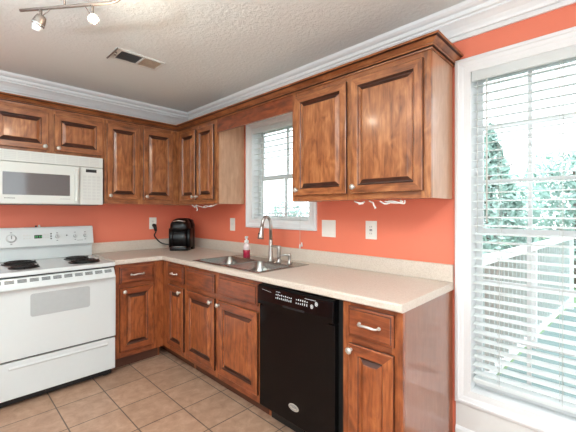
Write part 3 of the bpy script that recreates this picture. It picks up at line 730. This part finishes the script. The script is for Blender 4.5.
# cord (local coordinates): from the machine's left flank to the outlet on the back wall
R_ = Matrix.Rotation(radians(45), 3, 'Z')
def loc_(x, y, z): v = R_ @ Vector((x+.262, y+.292, z-CZ1-.0005)); return tuple(v)
b = MB()
def catmull(P, n=8):
    P = [Vector(p) for p in P]; out = []
    Q = [P[0]]+P+[P[-1]]
    for i in range(1, len(Q)-2):
        for k in range(n):
            t = k/n; a, c_, d_, e = Q[i-1], Q[i], Q[i+1], Q[i+2]
            out.append(.5*((2*c_)+(d_-a)*t+(2*a-5*c_+4*d_-e)*t*t+(3*c_-a-3*d_+e)*t**3))
    out.append(P[-1]); return out
b.tube(catmull([loc_(*p) for p in ((-.424, -.045, 1.150), (-.428, -.05, 1.095), (-.445, -.05, 1.06), (-.43, -.05, 1.03), (-.39, -.055, .985), (-.35, -.08, .962), (-.30, -.14, .955), (-.28, -.215, .955))]), .0065, 8); b.build('power_cord', 'bcable', km)
b = MB(); b.tube([loc_(-.434, -.0082, 1.160), loc_(-.434, -.034, 1.160)], [.018, .016], 12); b.tube([loc_(-.434, -.026, 1.168), loc_(-.430, -.034, 1.14), loc_(-.426, -.045, 1.10)], [.018, .018, .012], 10); b.build('plug', 'blackm', km)

# ------------------------------------------------------------------ wall plates
def plate(name, T, u0, u1, z0, z1, label, cat, kind, loc):
    r = thing(name, label, cat, loc, 'white wall plates')
    b = MB(T); b.box(u0, u1, .0005, .006, z0, z1); pl_ = b.build('cover_plate', 'plate', r, .002)
    uc, zc = (u0+u1)/2, (z0+z1)/2
    if kind == 'duplex':
        for dz in (-.02, .02):
            b = MB(T); rrect(b, uc-.017, uc+.017, .005, .0075, zc+dz-.014, zc+dz+.014, .008, lambda p, c, q: (p, c, q)); s = b.build('socket', 'plate', r)
            b = MB(T); b.box(uc-.008, uc-.0055, .0074, .0078, zc+dz-.005, zc+dz+.006); b.box(uc+.0055, uc+.008, .0074, .0078, zc+dz-.005, zc+dz+.006); b.box(uc-.002, uc+.002, .0074, .0078, zc+dz-.010, zc+dz-.006); b.build('socket_slots', 'darkmark', s)
    elif kind == 'toggle':
        b = MB(T); b.box(uc-.005, uc+.005, .005, .018, zc-.006, zc+.010); b.build('toggle', 'plate', r, .002)
    elif kind == 'gfci':
        b = MB(T); b.box(uc-.017, uc+.017, .005, .008, zc-.034, zc+.034); s = b.build('socket', 'plate', r, .001)
        b = MB(T)
        for dz in (-.022, .022): b.box(uc-.008, uc-.005, .0078, .0084, zc+dz-.006, zc+dz+.006); b.box(uc+.005, uc+.008, .0078, .0084, zc+dz-.006, zc+dz+.006)
        b.box(uc-.010, uc+.010, .0078, .0086, zc-.007, zc-.001); b.box(uc-.010, uc+.010, .0078, .0086, zc+.001, zc+.007); b.build('socket_slots', 'mark', s)
    else:
        b = MB(T)
        for u in (u0+.042, u1-.042): b.box(u-.017, u+.017, .0055, .0072, zc-.034, zc+.034)
        b.build('blank_inserts', 'plate', r, .001)
plate('wall_outlet', TB, -.479, -.402, 1.120, 1.243, 'white outlet on the back wall with the black plug in it', 'outlet', 'duplex', (-.44, 0, 1.12))
plate('light_switch', TR, -.852, -.774, 1.118, 1.242, 'white single switch plate between coffee maker and sink window', 'switch', 'toggle', (0, -.81, 1.118))
plate('blank_wall_plate', TR, -2.060, -1.934, 1.120, 1.245, 'wide white double plate just right of the sink window', 'wall plate', 'blank', (0, -2.0, 1.12))
plate('wall_outlet', TR, -2.394, -2.310, 1.124, 1.246, 'white outlet on the orange wall under the largest wall cabinet', 'outlet', 'gfci', (0, -2.35, 1.12))

# ------------------------------------------------------------------ bundled under-cabinet cables
def cords(label, pts_list, loc):
    r = thing('cable_bundle', label, 'cable', loc, 'loose white cables under wall cabinets')
    for nm, pts, rad in pts_list:
        b = MB(); b.tube(catmull(pts, 6), rad, 6); b.build(nm, 'cable', r)
X_ = -.275
cords('thin white cable bundle dangling under the corner wall cabinet', [
    ('cable_loop', [(X_, -.52, 1.3745), (X_-.01, -.54, 1.366), (X_, -.58, 1.352), (X_-.01, -.62, 1.360), (X_, -.60, 1.372)], .005),
    ('cable_end', [(X_-.01, -.60, 1.366), (X_, -.605, 1.35), (X_+.01, -.60, 1.325), (X_+.012, -.585, 1.315)], .005),
    ('cable_end', [(X_, -.56, 1.345), (X_, -.60, 1.362), (X_, -.66, 1.355), (X_, -.74, 1.344), (X_, -.80, 1.352), (X_, -.86, 1.364)], .0042),
    ('cable_loop', [(X_, -.72, 1.348), (X_-.008, -.78, 1.362), (X_, -.84, 1.350), (X_, -.90, 1.362), (X_, -.95, 1.374)], .0042)], (X_, -.7, 1.375))
cords('thin white cable bundle dangling under the largest wall cabinet', [
    ('cable_loop', [(X_, -2.40, 1.370), (X_, -2.43, 1.360), (X_, -2.46, 1.357), (X_, -2.43, 1.352), (X_, -2.47, 1.366)], .005),
    ('cable_end', [(X_, -2.50, 1.370), (X_, -2.525, 1.358), (X_, -2.53, 1.345), (X_, -2.54, 1.332), (X_, -2.535, 1.328)], .0045),
    ('cable_loop', [(X_, -2.57, 1.368), (X_, -2.60, 1.352), (X_, -2.63, 1.360), (X_, -2.60, 1.366), (X_, -2.66, 1.356), (X_, -2.70, 1.360), (X_, -2.69, 1.3705)], .005),
    ('cable_loop', [(X_, -2.62, 1.369), (X_-.008, -2.66, 1.364), (X_, -2.71, 1.352), (X_, -2.715, 1.3705)], .0042)], (X_, -2.55, 1.371))

# ------------------------------------------------------------------ ceiling vent, track light, ceiling lamp
cv = thing('ceiling_vent', 'rectangular white ceiling register with dark and tan louvred halves', 'vent', (-1.02, -1.03, ZC))
b = MB(); vx0, vx1, vy0, vy1 = -1.185, -.838, -1.125, -.940
for (x0, x1, y0, y1) in ((vx0, vx0+.042, vy0, vy1), (vx1-.02, vx1, vy0, vy1), (vx0+.042, vx1-.02, vy0, vy0+.02), (vx0+.042, vx1-.02, vy1-.02, vy1), (-1.000, -.986, vy0+.02, vy1-.02)):
    b.box(x0, x1, y0, y1, ZC-.006, ZC)
b.build('frame', 'enamel2', cv)
b = MB(); b.box(vx0+.042, -1.000, vy0+.02, vy1-.02, ZC-.0015, ZC-.0005, 0); b.box(-.986, vx1-.02, vy0+.02, vy1-.02, ZC-.0015, ZC-.0005, 1); b.build('back_plate', ['ventdark', 'tan'], cv)
for x0, x1, m in ((vx0+.044, -1.002, 'slot'), (-.984, vx1-.022, 'tan')):
    b = MB()
    for i in range(10):
        y = vy0+.026+i*.0142; b.prism([(y, ZC-.006), (y+.0012, ZC-.006), (y+.006, ZC-.002), (y+.0048, ZC-.002)], x0, x1, lambda p, q, c: (c, p, q))
    b.build('louvres', m, cv)
b = MB(); b.tube([(vx0+.004, vy0-.01, ZC-.009), (vx0+.004, vy1+.012, ZC-.009)], .005, 8); b.tube([(vx0+.02, -1.06, ZC-.006), (vx0+.02, -1.06, ZC-.012)], .006, 8); b.tube([(vx0+.026, -1.02, ZC-.006), (vx0+.026, -1.02, ZC-.012)], .006, 8); b.build('damper_lever', 'bronze', cv)

tl = thing('track_light', 'bent bronze track light rail hanging from the ceiling', 'track light', (-1.6, -1.66, ZC))
RZ = 2.28
def rp(t): return (-1.740+.282*t, -1.471-.372*t, RZ)
rail = [rp(k/8) for k in range(9)]+[(-1.443, -1.880, RZ), (-1.436, -1.920, RZ), (-1.446, -1.965, RZ), (-1.475, -2.00, RZ), (-1.52, -2.02, RZ), (-1.60, -2.05, RZ)]
b = MB(); b.tube(rail, .0075, 10); b.build('rail', 'bronze', tl)
b = MB(); s = rp(.5); b.tube([(s[0], s[1], RZ), (s[0], s[1], ZC-.02)], .005, 8); b.lathe((s[0], s[1], ZC), (0, 0, -1), [(.06, 0), (.06, .012), (.045, .022), (.01, .026)], 24); b.build('ceiling_mount', 'bronze', tl)
def spot(t, aim, lit):
    p = Vector(rp(t)); a = Vector(aim).normalized(); h = p+Vector((0, 0, -.064 if lit else -.046))
    b = MB(); b.tube([p, p+Vector((0, 0, -.03)), h], [.007, .006, .007], 8)
    q = Vector(rp(t+.12 if not lit else t-.09)); b.tube([q, h+Vector((0, 0, .004))], .0025, 6); st = b.build('spot_arm', 'bronze', tl)
    k = .72 if lit else .88
    def L(o, pf, nm, mt, par):
        b = MB(); b.lathe(h+a*o*k, a, [(r*k, z*k) for r, z in pf], 18); return b.build(nm, mt, par)
    hd_ = L(-.018, [(.012, 0), (.022, .006), (.027, .025), (.030, .046), (.030, .052), (.026, .054)], 'spot_head', 'bronze', tl)
    L(.030, [(.0305, 0), (.0315, .006), (.0305, .012)], 'spot_ring', 'chrome', hd_)
    L(.036, [(.024, 0), (.022, .018), (.017, .034), (.006, .038)], 'bulb' if lit else 'glass_shade', 'bulb' if lit else 'frost', hd_)
    return h+a*.09
spot(.235, (-.3, .3, -.9), False)
lp = spot(.81, (-.05, -.75, -.5), True)
pd = bpy.data.lights.new('track_spot_light', 'POINT'); pd.energy = 5; pd.shadow_soft_size = .02; pd.color = (1, .85, .66)
po = bpy.data.objects.new('track_spot_light', pd); COL.objects.link(po); po.location = lp
cl = thing('ceiling_lamp', 'round flush ceiling lamp behind the viewpoint', 'lamp', (-1.6, -3.95, ZC))
b = MB(); b.lathe((-1.6, -3.95, ZC), (0, 0, -1), [(.17, 0), (.17, .02), (.15, .03)], 28); b.build('lamp_base', 'bronze', cl)
b = MB(); b.lathe((-1.6, -3.95, ZC-.03), (0, 0, -1), [(.15, 0), (.145, .03), (.11, .05), (.03, .06)], 28); b.build('lamp_diffuser', 'lampglass', cl)

fl = thing('added_torchiere', 'added unseen bronze torchiere brightening the ceiling, at the left of the kitchen', 'lamp', (-2.75, -2.6, 0))  # unseen lamp, added as ceiling fill
b = MB(); b.lathe((-2.75, -2.6, .001), (0, 0, 1), [(.14, 0), (.14, .02), (.03, .035), (.013, .05), (.013, 1.68), (.03, 1.70)], 20); b.build('stand', 'bronze', fl)
b = MB(); b.lathe((-2.75, -2.6, 1.70), (0, 0, 1), [(.03, 0), (.12, .03), (.19, .09), (.195, .095), (.185, .092), (.115, .04), (.02, .02)], 28); b.build('lamp_bowl', 'frost', fl)

# ------------------------------------------------------------------ outdoors
b = MB(); b.box(.16, 40, -30, 24, -.75, -.70); g = b.build('ground', 'lawn'); struct(g)
dk = thing('deck', 'pale wooden deck seen through the big window', 'deck', (2.4, -4.6, -.12))
b = MB()
for i in range(28): x = .17+i*.152; b.box(x, x+.146, -6.6, -2.72-.065*(x-.2), -.14, -.10)
b.build('deck_boards', 'deck', dk)
b = MB(); b.box(.17, 4.4, -6.6, -3.05, -.7, -.145); b.build('deck_base', 'deck', dk)
rl = thing('deck_railing', 'white deck railing running away from the house beyond the big window', 'railing', (.2, -2.72, -.1))
def ry(x): return -2.735-.065*(x-.2)
b = MB(); b.prism([(.2, ry(.2)-.06), (.2, ry(.2)+.06), (4.4, ry(4.4)+.06), (4.4, ry(4.4)-.06)], .915, .955, lambda p, q, c: (p, q, c)); b.build('top_rail', 'white', rl)
b = MB(); b.prism([(.2, ry(.2)-.03), (.2, ry(.2)+.03), (4.4, ry(4.4)+.03), (4.4, ry(4.4)-.03)], .0, .06, lambda p, q, c: (p, q, c)); b.build('bottom_rail', 'white', rl)
b = MB()
for i in range(34): x = .28+i*.12; b.box(x-.016, x+.016, ry(x)-.016, ry(x)+.016, .06, .915)
b.build('balusters', 'fence', rl)
for x in (.25, 2.3, 4.35):
    b = MB(); b.box(x-.045, x+.045, ry(x)-.045, ry(x)+.045, -.1, .915); b.build('post', 'white', rl)
def tree(name, label, x, y, h, r, n, leaf, conifer, seed, zb=-.7, base_z=.5):
    t = thing(name, label, 'tree', (x, y, zb), 'trees outside the windows'); R = random.Random(seed)
    b = MB(); b.tube([(x, y, zb), (x+.05, y, zb+h*.4), (x, y+.05, zb+h*.85)], [.12, .09, .03], 8)
    for k in range(7):
        a = k*2.4; z = zb+h*(.3+.08*k); b.tube([(x, y, z), (x+cos(a)*r*.5, y+sin(a)*r*.5, z+h*.08)], [.04, .012], 5)
    b.build('trunk', 'bark', t)
    b = MB()
    for i in range(n):
        if conifer:
            q = R.random()**.6; z = zb+h*(1-q*.92); rad = r*q*(.55+.45*R.random()); a = R.random()*2*pi
            c0 = Vector((x+rad*cos(a), y+rad*sin(a), z))
        else:
            while True:
                v = Vector((R.uniform(-1, 1), R.uniform(-1, 1), R.uniform(-1, 1)))
                if .2 < v.length < 1: break
            lump = 1+.22*sin(5*v.x+seed)*cos(4*v.y+2*v.z)
            c0 = Vector((x, y, zb+h*.6))+Vector((v.x*r*lump, v.y*r*lump, v.z*h*.42*lump))
        s = R.uniform(.05, .11); n1 = Vector((R.gauss(0, 1), R.gauss(0, 1), R.gauss(0, 1))).normalized(); n2 = n1.orthogonal().normalized()
        b._add([c0-n1*s, c0+n2*s*.45, c0+n1*s, c0-n2*s*.45], [(0, 1, 2, 3)], 0, False, raw=True)
    o = b.build('foliage', leaf, t); o['kind'] = 'stuff'
tree('conifer_tree', 'tall pale conifer at the left edge of the big window view', 6.2, -1.55, 3.9, 1.15, 5200, 'leafa', True, 1)
tree('leafy_tree', 'rounded leafy tree in the middle of the big window view', 9.6, -2.7, 3.6, 1.6, 4200, 'leafb', False, 2)
tree('leafy_tree', 'lower leafy tree at the right of the big window view', 9.4, -6.4, 3.6, 1.5, 3000, 'leafa', False, 3)
tree('leafy_tree', 'faint rounded tree low in the sink window view', 8.4, 6.6, 2.3, 1.1, 2000, 'leafa', False, 5)
